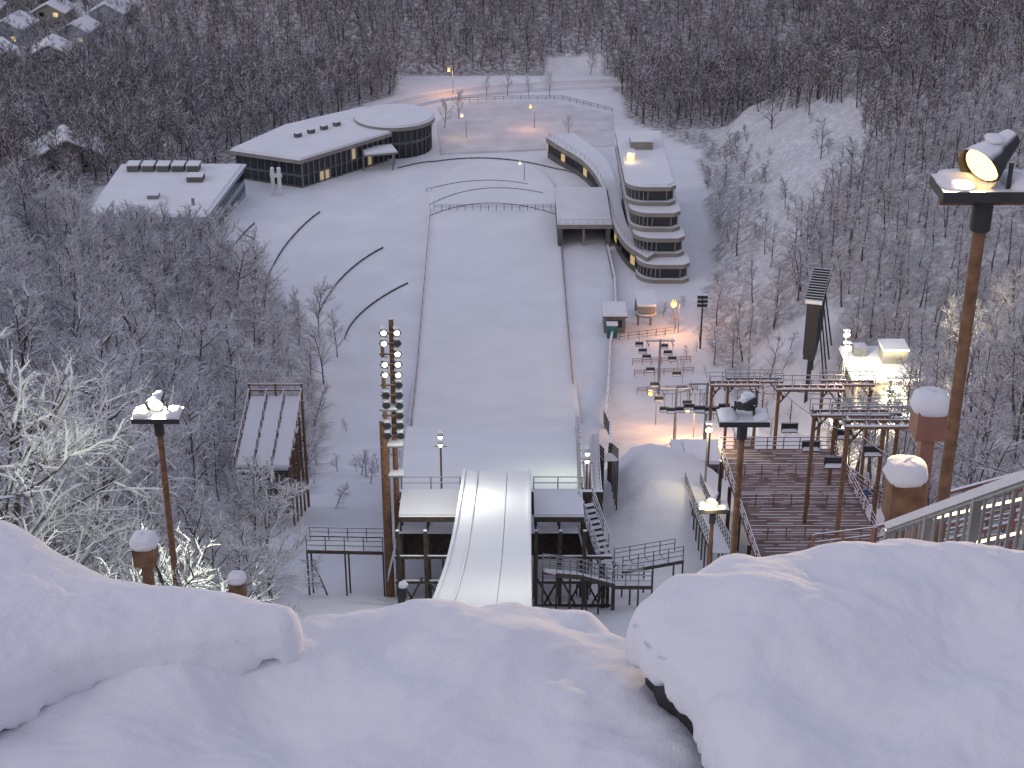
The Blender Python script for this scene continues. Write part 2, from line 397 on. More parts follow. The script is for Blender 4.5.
def lamp_post(x,y,ztop,lit,s=1.0,col='lampw',head=(0,1,-.3),hs=1.0,kpole='rust'):
    mb=MB(); gz=h(x,y)
    mb.cyl((x,y,gz-.5),(x,y,ztop),.1*s,.08*s,10,kpole)
    mb.box(x,y,ztop+.05,1.22*s,.7*s,.14,'dark')
    mb.box(x,y,ztop-.1,1.1*s,.08,.12,kpole)
    mb.dome(x-.38*s,y,ztop+.12,.24*s,.35*s,.12*s,'snownear',14,5,0); mb.dome(x+.40*s,y,ztop+.12,.21*s,.35*s,.12*s,'snownear',14,5,0)
    d=Vector(head).normalized(); c=Vector((x+.02*s,y,ztop+.46*s))
    H_=hs*s
    mb.cyl(c-d*.34*H_,c-d*.05*H_,.11*H_,.17*H_,16,'dark'); mb.cyl(c-d*.05*H_,c+d*.14*H_,.17*H_,.23*H_,18,'dark'); mb.cyl(c+d*.14*H_,c+d*.23*H_,.23*H_,.245*H_,18,'dark',False)
    mb.cyl(c+d*.142*H_,c+d*.15*H_,.20*H_,.20*H_,16,col if lit else 'glass')
    sd=d.cross(Vector((0,0,1))).normalized()
    for q in(-1,1): mb.beam(c+sd*q*.25*H_-Vector((0,0,.40*s)),c+sd*q*.25*H_,.05,.03,'dark')
    t=c-d*.02*H_; mb.dome(t.x,t.y,t.z+.17*H_,.10*H_,.13*H_,.05*H_,'snownear',10,4)
    mb.cyl((x,y,ztop-.5),(x,y,ztop-.1),.13*s,.13*s,10,'dark')
    mb.build('floodlight_post'); return c+d*.45*s
p=lamp_post(5.90,19,98.4,True,1.0,head=(-.75,-.62,-.42),hs=1.2)
light('floodlight_post_light',p,4200,(1,.70,.34),.12,150,(2.6,6,99.5))
p=lamp_post(-9.1,36.6,86.2,True,1.0,'lampc',head=(-.1,-.9,-.15))
light('floodlight_post_light',(-9.8,37.8,86.9),2800,(.93,1,.72),.25)
p=lamp_post(5.6,34.5,87.2,False,1.0,head=(.5,.8,-.2))
p=lamp_post(6.1,42,80.3,True,.75,'lampw',head=(-.4,-.8,-.3)); light('floodlight_post_light',p,90,(1,.8,.4),.2)
for (x,y,zt) in((-4.4,87,59.2),(4.7,88,57.5)):
    mb=MB(); mb.cyl((x,y,h(x,y)-1),(x,y,zt),.07,.06,8,'rust')
    for q in(0,.55):
        mb.cyl((x,y,zt-q),(x,y-.3,zt-q-.1),.12,.2,10,'dark'); mb.cyl((x,y-.31,zt-q-.1),(x,y-.32,zt-q-.1),.16,.16,10,'lampc')
        mb.dome(x,y-.1,zt-q+.16,.2,.2,.12,'snowroof',8,3)
    mb.beam((x-.4,y,zt-.9),(x+.4,y,zt-.9),.06,.06,'rust'); mb.build('takeoff_lamp')
light('takeoff_and_fill_light',(-3.9,78,62),650,(1,1,.80),.3); light('takeoff_and_fill_light',(1.0,60,74),900,(1,.99,.78),.5)  # the one above the ramp has no fixture, added to brighten the inrun
light('takeoff_and_fill_light',(4.0,93,57),260,(.9,1,.6),.3)
def cap_post(x,y,ztop,w,hh,k='rust'):
    mb=MB(); gz=h(x,y)
    mb.box(x,y,(gz-.3+ztop)/2,w*.35,w*.35,ztop-gz+.3,k); mb.box(x,y,ztop-hh/2,w*.8,w*.8,hh,k)
    mb.dome(x,y,ztop+.002,w*.52,w*.52,w*.42,'snownear',18,8); mb.build('snow_capped_post')
cap_post(4.0,14.2,97.05,.42,.5); cap_post(6.45,22,93.9,.6,.5,'red'); cap_post(-5.75,21.4,91.8,.42,.35); cap_post(-4.8,23.6,89.7,.32,.4)
cap_post(-4.2,52,71.0,.35,.5,'dark')
mb=MB(); a=Vector((3.62,13.2,97.0)); b_=Vector((3.72,8.9,100.15))
for r in(0,.9): mb.beam(a-Vector((0,0,r)),b_-Vector((0,0,r)),.05,.05,'grey')
mb.beam(a+Vector((0,0,.05)),b_+Vector((0,0,.05)),.09,.07,'snownear')
for i in range(24):
    p=a.lerp(b_,i/23); mb.beam(p-Vector((0,0,.9 if i%6 else 3)),p,.022 if i%6 else .07,.022 if i%6 else .07,'grey')
a2=Vector((3.62,13.2,97.0)); b2=Vector((6.2,14.2,97.0))
for r in(0,.4,.8): mb.beam(a2-Vector((0,0,r)),b2-Vector((0,0,r)),.05,.05,'grey')
mb.build('stair_railing')
for (xa,ya,za,xb,yb_,zb) in((7.5,24,91.2,13,26,91.6),(9,34,84.5,17,38,84.2),(11,50,74.5,20,52,74.5)):
    mb=MB()
    for k_ in range(4): mb.beam((xa,ya,za-k_*.33),(xb,yb_,zb-k_*.33),.06,.06,'red')
    for i in range(9):
        p=Vector((xa,ya,za)).lerp(Vector((xb,yb_,zb)),i/8); mb.beam((p.x,p.y,h(p.x,p.y)),p,.08,.08,'red')
    mb.build('red_guard_rail')
# ---------------------------------------------------------------- near snow (deep cushions lying on dark timber parapets)
def cushion(name,poly,ctr,z0,r,drop,amp,seed,hump=(),nzs=1.0):
    P=[]; n=len(poly)
    for i in range(n):
        a=Vector(poly[i]);b=Vector(poly[(i+1)%n]); m_=max(1,int((b-a).length/.03))
        for j in range(m_): P.append(a.lerp(b,j/m_))
    for it in range(6): P=[(P[i-1]+P[i]*2+P[(i+1)%len(P)])/4 for i in range(len(P))]
    c=Vector(ctr); NP=len(P)
    ar=sum(P[i].x*P[(i+1)%NP].y-P[(i+1)%NP].x*P[i].y for i in range(NP))
    if ar<0: P=P[::-1]
    nrm=[]
    for i in range(NP):
        t=(P[(i+3)%NP]-P[i-3]).normalized(); nrm.append(Vector((t.y,-t.x)))
    P=[P[i]+nrm[i]*nzs*(.05*fbm(P[i].x,P[i].y,.30,3,seed)+.045*fbm(P[i].x,P[i].y,.08,3,seed)) for i in range(NP)]
    Q=P[::3]
    def dist(q):
        d=1e9
        for i in range(len(Q)):
            a=Q[i];e=Q[(i+1)%len(Q)]-a; w=q-a; t=max(0,min(1,w.dot(e)/max(1e-9,e.dot(e)))); d=min(d,(w-e*t).length_squared)
        return math.sqrt(d)
    def H(q,d):
        u=max(0,1-d/r); z=z0-drop*(1-math.sqrt(max(0,1-u**2.2)))
        z+=amp*2*fbm(q.x,q.y,.85,2,seed)+amp*.75*fbm(q.x,q.y,.3,3,seed)+.010*fbm(q.x,q.y,.07,3,seed)
        for (hx,hy,hr,hh) in hump: z+=hh*math.exp(-((q.x-hx)**2+(q.y-hy)**2)/(hr*hr))
        return z
    S=[i/52 for i in range(1,45)]; S=[s*.9/S[-1] for s in S]+[.915,.93,.945,.957,.968,.978,.986,.992,.997,1.0]
    mb=MB(); vv=[(c.x,c.y,H(c,dist(c)))]; rings=len(S)
    for s in S:
        for p in P:
            q=c+(p-c)*s; vv.append((q.x,q.y,H(q,dist(q) if s<1 else 0)))
    ff=[(0,1+i,1+(i+1)%NP) for i in range(NP)]
    base=1+(rings-1)*NP
    sk=[(.012,-.05),(.015,-.10),(.008,-.15),(-.01,-.185),(-.05,-.205),(-.15,-.21)]
    for k_,(o,dz) in enumerate(sk):
        for i in range(NP):
            q=P[i]+nrm[i]*(o+.035*nzs*fbm(P[i].x*2,P[i].y*2+k_*.22,.13,3,seed)); f=1+1.1*fbm(P[i].x,P[i].y,.16,3,seed+2)
            vv.append((q.x,q.y,vv[base+i][2]+dz*f))
    tot=rings+len(sk)
    for j in range(tot-1):
        for i in range(NP):
            a=1+j*NP+i;b_=1+j*NP+(i+1)%NP; ff.append((a,a+NP,b_+NP,b_))
    mb.add(vv,ff,'snownear',True)
    ins=[P[i]-nrm[i]*.10 for i in range(0,NP,2)]
    zb=z0-drop-.16
    n2=len(ins); w=[(p.x,p.y,zb-3) for p in ins]+[(p.x,p.y,zb+.05) for p in ins]
    mb.add(w,[(i,(i+1)%n2,n2+(i+1)%n2,n2+i) for i in range(n2)],'dark')
    for i in range(4,NP,5):
        if fbm(P[i].x,P[i].y,.2,2,seed+9)>.12:
            q=P[i]-nrm[i]*.07; mb.dome(q.x,q.y,zb-.12-.12*((i*7)%5)/5,.05,.05,.05,'snownear',8,3)
    return mb.build(name)
cushion('start_platform_snow',[(-3.6,4.8),(-3.5,6.9),(-2.75,7.4),(-2.05,7.95),(-1.2,8.10),(-.6,8.18),(.1,8.22),(.5,8.08),(.85,7.6),(1.2,6.8),(1.3,4.8)],(-1,6.6),99.64,.4,.22,.075,3.1,[(-.1,7.6,.35,.08),(-1.9,7.3,.4,.12),(-1.3,7.0,.30,-.09),(.5,6.9,.3,-.06),(-.6,7.5,.3,-.06),(-.4,6.9,.25,.04)])
k1=4.85/4.2
cushion('snowy_parapet',[(x*k1,y*k1) for x,y in [(.88,4.0),(.86,5.3),(.82,5.75),(.66,6.05),(.54,6.3),(.76,6.62),(1.05,6.85),(1.9,6.95),(2.8,6.8),(4.2,6.5),(4.2,4.0)]],(2.3,6.7),100.17,.34,.20,.065,9.4,[(1.3,7.2,.4,.08),(1.7,6.3,.4,-.08),(.9,6.9,.25,-.06),(2.3,6.9,.4,-.06),(1.2,6.2,.25,.04)])
k2=5.0/4.15
cushion('snowy_parapet',[(x*k2,y*k2) for x,y in [(-4.6,5.0),(-2.5,5.30),(-2.25,5.55),(-1.98,5.9),(-1.5,6.0),(-1.0,6.1),(-.98,6.25),(-1.3,6.40),(-1.9,6.55),(-2.2,6.75),(-2.55,7.0),(-4.6,7.35)]],(-2.65,7.5),100.0,.24,.14,.045,5.7,[(-2.9,7.8,.4,-.03)],.35)
# ---------------------------------------------------------------- buildings
def windows(mb,a,b,z0,z1,n,k='glass',gap=.15,off=.04,lits=()):
    a=Vector((*a,0));b=Vector((*b,0));d=(b-a);L_=d.length;d.normalize();nr=Vector((d.y,-d.x,0)); w=L_/n
    for i in range(n):
        p=a+d*(w*i+gap/2); q=a+d*(w*(i+1)-gap/2); c=(p+q)/2+nr*off
        mb.beam((c.x-d.x*(w-gap)/2,c.y-d.y*(w-gap)/2,(z0+z1)/2),(c.x+d.x*(w-gap)/2,c.y+d.y*(w-gap)/2,(z0+z1)/2),.06,z1-z0,('litdim' if i in lits else k))
mb=MB(); P=[(-76,271),(-55,271),(-52.5,300),(-76,300)]
mb.prism(P,-.5,6.0,'wallblue'); ov=[(-76.5,270.5),(-54.6,270.5),(-52,300.5),(-76.5,300.5)]
mb.prism(ov,6.0,6.35,'wallblue','snowroof')
for (z0,z1) in((1.2,2.4),(3.6,5.0)):
    windows(mb,(-55,271),(-52.5,300),z0,z1,14,gap=.3); windows(mb,(-76,271),(-55,271),z0,z1,10,gap=.3)
mb.prism([(-75.8,271.2),(-55.3,271.2),(-52.8,299.8),(-75.8,299.8)],6.352,6.65,'snowroof','snowroof')
for i in range(5): mb.box(-73+i*2.9,296,7.3,2.2,2.6,1.2,'wallgrey'); mb.box(-73+i*2.9,296,8.0,2.4,2.8,.25,'snowroof')
mb.box(-60,290,7.2,3,3,1,'wallgrey'); mb.box(-66,280,7.0,2,2,.8,'grey'); mb.cyl((-58,276,6.5),(-58,276,8),.3,.3,10,'grey')
mb.cyl((-67,298,6.4),(-67,298,11),.3,.3,8,'grey')
mb.build('office_building')
mb=MB(); P=[(-57,310),(-42,303.5),(-25,322),(-32,341),(-48,327)]
def off(poly,s):
    cx=sum(p[0] for p in poly)/len(poly);cy=sum(p[1] for p in poly)/len(poly); return [(cx+(x-cx)*s,cy+(y-cy)*s) for x,y in poly]
W=off(P,.93); mb.prism(W,-.5,5.3,'wallgrey')
mb.prism(P,5.3,6.1,'cream','snowroof'); mb.prism(off(P,.97),6.102,6.45,'snowroof')
for (z0,z1) in((.4,2.2),(2.7,4.9)):
    windows(mb,W[1],W[2],z0,z1,16,gap=.25,lits=(9,) if z0>1 else (3,4,12)); windows(mb,W[0],W[1],z0,z1,9,gap=.3)
for i in range(17):
    t=i/16; x=W[1][0]+(W[2][0]-W[1][0])*t+.25; y=W[1][1]+(W[2][1]-W[1][1])*t-.2; mb.box(x,y,2.5,.15,.15,5.4,'grey',.8)
c=(-25,331); n=36
circ=lambda r:[(c[0]+r*math.cos(2*math.pi*i/n),c[1]+r*math.sin(2*math.pi*i/n)) for i in range(n)]
mb.prism(circ(7.6),-.5,6.2,'glass'); mb.prism(circ(8.6),6.2,7.0,'cream','snowroof'); mb.prism(circ(8.1),7.002,7.35,'snowroof')
for i in range(n):
    a=2*math.pi*i/n; mb.box(c[0]+7.7*math.cos(a),c[1]+7.7*math.sin(a),3,.25,.25,6.4,'wallgrey',a)
mb.prism(circ(7.75),3.0,3.4,'wallgrey')
mb.box(-27.5,317.5,3.6,7,5,.4,'cream',.3); mb.box(-27.5,317.5,3.95,6.6,4.6,.3,'snowroof',.3)
for dx,dy in((-3,-2),(3,-1.5),(-2,2),(3,2)): mb.cyl((-27.5+dx,317.5+dy,-.2),(-27.5+dx,317.5+dy,3.5),.2,.2,8,'grey')
for i in range(4): mb.box(-44+i*2.4,318+i*2.6,6.9,1.4,1,.8,'wallgrey',.8)
mb.build('clubhouse')
mb=MB()
for dx in(0,1.3): mb.box(-47+dx,300,2.8,.7,.5,5.6,'white'); mb.dome(-47+dx,300,5.6,.4,.3,.3,'snowroof',10,4)
mb.box(-46.3,300,4.2,2.4,.2,.8,'white'); mb.build('entrance_monument')
# judges tower
mb=MB()
def tier(yf,x0,x1,yb,r=3.5):
    pts=[(x1,yb),(x0,yb),(x0,yf+r)]
    for i in range(1,7):
        a=math.pi+ i*math.pi/2/7; pts.append((x0+r+r*math.cos(a),yf+r+r*math.sin(a)))
    pts+=[(x0+r,yf),(x1-1.2,yf),(x1,yf+1.2)]
    return pts
fl=[(254.5,21.5,30.5),(258,21.0,29.8),(261,20.4,29.2),(264.5,19.8,28.6)]
for k_,(yf,x0,x1) in enumerate(fl):
    z=k_*3.5; P=tier(yf,x0,x1,297); Q=tier(yf+.9,x0+.5,x1-.5,296.7)
    mb.prism(Q,z-.4 if k_==0 else z+.01,z+3.49,'wallgrey')
    mb.prism(P,z+2.75,z+3.5,'cream','snowroof') ; mb.prism(P,z+.02 if k_ else -.4,z+.75,'cream')
    G=tier(yf+.7,x0+.4,x1-.45,296.8); mb.prism(G,z+.9,z+2.6,'glass')
    for i in range(len(G)):
        a=Vector((*G[i],0));b_=Vector((*G[(i+1)%len(G)],0)); m_=max(1,int((b_-a).length/1.8))
        for j in range(m_): p=a.lerp(b_,j/m_); mb.box(p.x,p.y,z+1.75,.16,.16,1.9,'cream')
mb.prism(tier(265,20.2,28.2,296.6),14.0,14.35,'snowroof'); mb.box(24,287,15.1,4,5,1.5,'cream'); mb.box(24,287,16,4.2,5.2,.3,'snowroof')
mb.box(21.5,279,15,1.2,2.2,1.2,'lit'); mb.box(21.5,279,15.8,1.5,2.5,.3,'snowroof')
mb.build('judges_tower')
light('judges_tower_light',(21.3,277,15.4),60,(1,.75,.4),.2)
outer=[(7.5,325),(10.5,318),(14.2,311),(16.6,302),(17.8,292),(18.2,282),(18.6,272),(20.2,262),(23.5,256)]
inner=[(13,328),(16,320),(19,311),(20,300),(20.3,290),(20.4,280),(20.8,270),(22.6,264),(26,260)]
mb=MB()
def sm(P,it=2):
    for _ in range(it):
        Q=[P[0]]
        for i in range(len(P)-1):
            a,b=P[i],P[i+1]; Q+=[(a[0]*.75+b[0]*.25,a[1]*.75+b[1]*.25),(a[0]*.25+b[0]*.75,a[1]*.25+b[1]*.75)]
        P=Q+[P[-1]]
    return P
outer=sm(outer);inner=sm(inner)
mb.prism(outer+inner[::-1],-.4,3.2,'wallgrey')
o2=[(x-.35,y-.2) for x,y in outer]; mb.prism(o2+inner[::-1],3.2,4.3,'cream','snowroof')
for i in range(len(outer)-1):
    windows(mb,outer[i+1],outer[i],1.2,2.7,1,'glass' if i%5 else 'litdim',gap=.3,off=-.04); windows(mb,outer[i],outer[i+1],1.2,2.7,1,'glass' if i%5 else 'litdim',gap=.3,off=.04)
for i in range(len(outer)-1):
    a=Vector((*outer[i],4.3));b_=Vector((*outer[i+1],4.3)); mb.beam(a+Vector((.2,0,.9)),b_+Vector((.2,0,.9)),.06,.06,'grey'); mb.beam(a+Vector((.2,0,0)),a+Vector((.2,0,.9)),.06,.06,'grey')
mb.build('curved_gallery')
mb=MB()
mb.box(13.2,282,3.9,10,20,.8,'cream'); mb.box(13.2,282,4.45,9.6,19.6,.3,'snowroof')
mb.box(8.7,282,1.6,.8,20,3.8,'wallgrey'); mb.box(17.4,282,1.6,.8,20,3.8,'wallgrey'); mb.box(13.2,290,1.6,8,.5,3.8,'dark')
mb.box(13,273,1.6,.4,.4,3.7,'cream')
mb.beam((8.4,272.2,5.2),(18,272.2,5.2),.06,.06,'grey'); mb.beam((8.4,272.2,4.9),(8.4,292,5.2),.06,.06,'grey')
for i in range(8): mb.beam((8.4+i*1.35,272.2,4.3),(8.4+i*1.35,272.2,5.2),.05,.05,'grey')
mb.build('underpass_bridge')
path_fence('lane_retaining_wall',[(17.2,270,0),(17.6,255,0),(17.0,240,0),(15.4,228,0),(14.2,212,0.2),(13,198,1.5)],1.3,'conc',3,th=.35)
path_fence('lane_retaining_wall',[(13.0,200,1.3),(13.2,190,4.5),(11.8,170,12)],2.2,'wallgrey',3,th=.3)
path_fence('lift_queue_fence',[(x,226+.3*x,.1) for x in (17,20,23,26)],1,'net',1.5,rails=(.5,1),solid=False)
for yy in(212,218,222): path_fence('lift_queue_fence',[(18.5,yy,.1),(27.5,yy+1,.1)],.9,'net',1.3,rails=(.4,.7,1),solid=False)
# ---------------------------------------------------------------- chairlift
def lift_station(x,y,z):
    mb=MB()
    mb.box(x,y,z+1.4,3.4,4.2,2.8,'cream'); mb.box(x,y-2.13,z+1.6,2.4,.06,1.2,'glass'); mb.box(x,y,z+3.0,4.0,5.4,.25,'wallgrey'); mb.box(x,y,z+3.3,3.9,5.3,.36,'snowroof')
    mb.box(x+5,y,z+4.1,2.8,4.6,1.2,'cream'); mb.box(x+5,y,z+4.9,3.0,4.8,.4,'snowroof')
    for dx in(4,6):
        mb.cyl((x+dx,y+1,z-.3),(x+dx,y+1,z+3.6),.2,.2,8,'grey')
    mb.cyl((x+5,y-1.5,z+3.1),(x+5,y-1.5,z+3.35),1.7,1.7,20,'grey')
    mb.box(x+5.4,y+6,z+1.5,3,3,3,'wallgrey'); mb.box(x+5.4,y+6,z+3.15,3.4,3.4,.35,'snowroof')
    mb.box(x-.5,y-3.6,z+1.1,1.6,1.2,2.2,'teal'); mb.box(x-.5,y-3.6,z+2.3,1.8,1.4,.25,'snowroof')
    mb.build('chairlift_station')
lift_station(16.4,236,0)
LT=[(21.4,232,3.3),(21.6,212,8.6),(21.6,188,12.5),(21.8,160,27),(22.2,132,41),(22.8,110,51),(22.3,94,57),(20.8,78,64.5),(19.5,60,72)]
def tower(x,y,zt,w,k='rust',portal=False):
    mb=MB(); 
    if portal:
        for s in(-1,1):
            gz=h(x+s*w*.45,y); mb.beam((x+s*w*.45,y,gz-.5),(x+s*w*.45,y,zt+.3),.24,.24,k)
            mb.beam((x+s*w*.45,y,zt-1.4),(x+s*w*.25,y,zt),.1,.1,k)
        for yy in(-.4,.4): mb.beam((x-w/2,y+yy,zt),(x+w/2,y+yy,zt),.13,.18,k)
        for i in range(9): xx=x-w/2+w*i/8; mb.beam((xx,y-.4,zt),(xx,y+.4,zt),.07,.08,k)
        for yy in(-.4,.4):
            mb.beam((x-w/2,y+yy,zt+.9),(x+w/2,y+yy,zt+.9),.06,.06,'grey')
            for i in range(5): xx=x-w/2+w*i/4; mb.beam((xx,y+yy,zt),(xx,y+yy,zt+.9),.05,.05,'grey')
        mb.beam((x-w/2,y-.4,zt+.12),(x+w/2,y-.4,zt+.12),.14,.07,'snowroof')
    else:
        gz=h(x,y); mb.cyl((x,y,gz-.5),(x,y,zt+.2),.24,.17,10,'grey'); mb.beam((x-w/2,y,zt),(x+w/2,y,zt),.2,.2,'grey')
        mb.beam((x-w/2,y,zt+.15),(x+w/2,y,zt+.15),.2,.1,'snowroof')
    for s in(-1,1):
        for q in range(4): mb.cyl((x+s*w*.42-.06,y-.9+q*.6,zt-.25),(x+s*w*.42+.06,y-.9+q*.6,zt-.25),.2,.2,10,'dark')
        mb.beam((x+s*w*.42,y-1.1,zt-.1),(x+s*w*.42,y+1.1,zt-.1),.08,.1,'grey')
    mb.build('chairlift_tower')
for i,(x,y,z) in enumerate(LT[1:-1]): tower(x,y,z,4.2 if i<3 else 5.2,'rust',i>=3)
tower(25.2,101,53.2,5.0,'rust',True); tower(18.6,120,46.5,4.2,'rust',True); tower(27.5,118,47.5,4.4,'rust',True)
cab=MB()
def lp(t,s):
    i=min(len(LT)-2,int(t)); f=t-i; a=Vector(LT[i]);b=Vector(LT[i+1]); p=a.lerp(b,f); p.z-=.5+ (1-(2*f-1)**2)*(b-a).length*.012; p.x+=s*1.8; return p
for s in(-1,1):
    pr=lp(0,s)
    for k_ in range(1,81):
        q=lp(k_/10,s); cab.beam(pr,q,.05,.05,'dark'); pr=q
cab.build('chairlift_cable')
def chair(mb,p):
    mb.beam(p,p-Vector((0,0,1.9)),.05,.05,'dark'); b=p-Vector((0,0,2.4))
    mb.beam(b+Vector((-.6,0,.5)),b+Vector((.6,0,.5)),.05,.05,'dark')
    for s in(-1,1): mb.beam(b+Vector((s*.6,0,.5)),b+Vector((s*.6,0,-.3)),.05,.05,'dark')
    mb.box(b.x,b.y-.05,b.z-.2,1.2,.45,.08,'dark'); mb.box(b.x,b.y+.2,b.z+.1,1.2,.08,.5,'dark'); mb.box(b.x,b.y-.05,b.z-.12,1.0,.35,.1,'snowroof')
for k_ in range(12):
    t=.35+k_*.29
    for s in(-1,1):
        mb=MB(); chair(mb,lp(t+(.08 if s>0 else 0),s)); mb.build('lift_chair')
for t in (5.2,5.8,6.5):
    for s in(-1,1):
        mb=MB(); chair(mb,lp(t+(.2 if s>0 else 0),s)); mb.build('lift_chair')
def hut(name,x,y,w,d,hh,k,rot=0,wins=True):
    mb=MB(); gz=min(h(x-w/2,y-d/2),h(x+w/2,y-d/2),h(x,y)); zt=max(h(x,y),gz)+hh
    mb.box(x,y,(gz-.5+zt)/2,w,d,zt-gz+.5,k,rot)
    mb.box(x,y,zt+.1,w+.5,d+.5,.18,'wallgrey',rot); 
    mb.box(x,y,zt+.36,w+.35,d+.35,.34,'snowroof',rot)
    c,s_=math.cos(rot),math.sin(rot)
    if wins:
        n=max(1,int(w/1.5))
        for i in range(n):
            dx=-w/2+w*(i+.5)/n; dy=-d/2-.03; mb.box(x+dx*c-dy*s_,y+dx*s_+dy*c,zt-hh*.4,w/n*.6,.06,hh*.35,'glass',rot)
        if rot==0: mb.box(x-w/2*1.0-.03,y,zt-hh*.4,.06,d*.5,hh*.35,'glass',rot)
    mb.build(name); return zt
hut('lift_operator_hut',19.2,154,2.9,5,2.2,'cream'); hut('lift_operator_hut',18.4,136,3.0,4,2.2,'wallgrey'); hut('equipment_shed',28.5,150,5,5,2.8,'cream'); hut('equipment_shed',32.5,156,3,4,3.2,'wallgrey')
hut('equipment_shed',27.8,168,2.5,3,5,'conc')
for i in range(21):
    x=22.0+ (i%7)*1.9; y=116+(i//7)*10; z=h(x,y)
    mb=MB(); 
    for s in(-.6,.6): mb.beam((x+s,y,z-.2),(x+s,y,z+1.5),.07,.07,'grey')
    mb.box(x,y,z+.6,1.3,.6,.12,'blue' if i%3 else 'red'); mb.box(x,y+.3,z+1.1,1.3,.1,.8,'blue' if i%3 else 'red'); mb.box(x,y,z+.72,1.2,.5,.12,'snowroof'); mb.build('parked_lift_chair')
mb=MB(); X0,X1,Y0,Y1=15.8,24.5,86,108
zf=lambda x,y: 60.2-.125*y*1.0
for i in range(44):
    y=Y0+i*.5; mb.beam((X0,y+.22,zf(0,y)),(X1,y+.22,zf(0,y)),.44,.15,'deckred')
    xa=X0+.2+U(0,1.5)
    while xa<X1-.5:
        xb=min(X1-.2,xa+U(.6,3.2)); mb.beam((xa,y,zf(0,y)+.09),(xb,y,zf(0,y)+.09),U(.05,.12),.04,'snowroof'); xa=xb+U(.1,1.4)
for x in(X0,20,X1):
    for y in range(86,109,5): mb.beam((x,y,h(x,y)-.5),(x,y,zf(x,y)-.08),.25,.25,'wood')
for x in(X0,X1):
    for i in range(12):
        y=Y0+i*2; mb.beam((x,y,zf(x,y)),(x,y,zf(x,y)+1.1),.08,.08,'red')
    for r in(.4,.75,1.1): mb.beam((x,Y0,zf(x,Y0)+r),(x,Y1,zf(x,Y1)+r),.06,.06,'red')
for y in(Y0,Y0+5.5,Y0+11,Y0+16.5,Y1):
    for i in range(8): xx=X0+(X1-X0)*i/7; mb.beam((xx,y,zf(0,y)),(xx,y,zf(0,y)+1.1),.07,.07,'red')
    for r in(.4,.75,1.1): mb.beam((X0,y,zf(0,y)+r),(X1,y,zf(0,y)+r),.06,.06,'red')
mb.build('lift_platform')
stair('side_staircase',[(13.5,88,50),(13.8,100,46),(14.5,112,41.5)],1.2,rail='dark')
path_fence('slope_rail_fence',[(26,84,53),(26.5,100,46.5),(27,118,39.6)],1.2,'red',2,rails=(.4,.7,1),solid=False)
path_fence('slope_rail_fence',[(19.5,60,64),(23,70,59),(27,80,55)],1.2,'red',2,rails=(.4,.7,1),solid=False)
for pl in ([(26,112),(33,118),(34,135)],[(20,122),(32,128)],[(20,131),(33,134)],[(22,142),(34,144)]):
    path_fence('slope_rail_fence',onz(pl,.2),1.2,'red',2,rails=(.4,.7,1),solid=False)
# floodlit building on the right
bx,by=46.5,182; gz=h(bx,by)+1.6
mb=MB(); mb.box(bx,by,gz+.5,8,9,9.2,'cream'); mb.box(bx,by,gz+5.3,9,10,.4,'wallgrey'); mb.box(bx,by,gz+5.7,8.8,9.8,.4,'snowroof')
for z in(.2,3.0):
    for i in range(4): mb.box(bx-3+i*2,by-4.53,gz+z+.4,1.3,.06,1.1,'glass'); mb.box(bx-4.03,by-3+i*2,gz+z+.4,.06,1.3,1.1,'glass')
for i in range(8): mb.beam((bx-4.3+i*1.2,by-4.7,gz+5.8),(bx-4.3+i*1.2,by-4.7,gz+7),.06,.06,'grey')
mb.beam((bx-4.3,by-4.7,gz+7),(bx+4.3,by-4.7,gz+7),.06,.06,'grey'); mb.beam((bx-4.3,by-4.7,gz+6.4),(bx+4.3,by-4.7,gz+6.4),.06,.06,'grey')
mb.box(bx+1.5,by+1,gz+6.8,3,3,1.8,'cream'); mb.box(bx+1.5,by+1,gz+7.8,3.3,3.3,.3,'snowroof'); mb.box(bx-2.4,by+2.5,gz+6.5,1.6,1.6,1.2,'grey')
mb.box(bx-1,by-7,gz-1.6,12,5,3.6,'conc'); mb.build('lift_engine_house')
def bracket_flood(name,x,y,z,k='lampw',pole=None,r=.35):
    mb=MB(); mb.cyl((x,y+.3,z),(x,y,z-.05),r*.6,r,12,'dark'); mb.cyl((x,y-.02,z-.05),(x,y-.05,z-.06),r*.85,r*.85,12,k)
    mb.cyl((x,y+.35,h(x,y+.35) if pole else z-1.2),(x,y+.35,z),.09,.07,8,'grey'); mb.box(x,y+.35,z+r+.05,r*1.6,.5,.12,'snowroof'); mb.build(name)
for dx,dy,dz,r in((-5.2,-3,9.2,.6),(-5.2,-2,10.6,.45),(-.9,-7.6,4.2,1.0),(1.0,-7.6,3.8,.8),(3.9,-8,4.8,1.0)):
    bracket_flood('wall_floodlight',bx+dx,by+dy,gz+dz,'lampb',pole=True,r=r)
light('wall_and_yard_light',(bx,by-10,gz+4.5),15000,(1,.80,.42),.5); light('wall_and_yard_light',(bx-6.6,by-5,gz+9.5),7000,(1,.95,.7),.4)
light('wall_and_yard_light',(bx+1,by-4.9,gz+4.2),1500,(1,.85,.5),.3)
light('wall_and_yard_light',(26,112,53),700,(1,.55,.38),.4); light('wall_and_yard_light',(28,140,36),700,(1,.7,.5),.4)  # point lights over the lift yard, away from the wall floods; no fixture
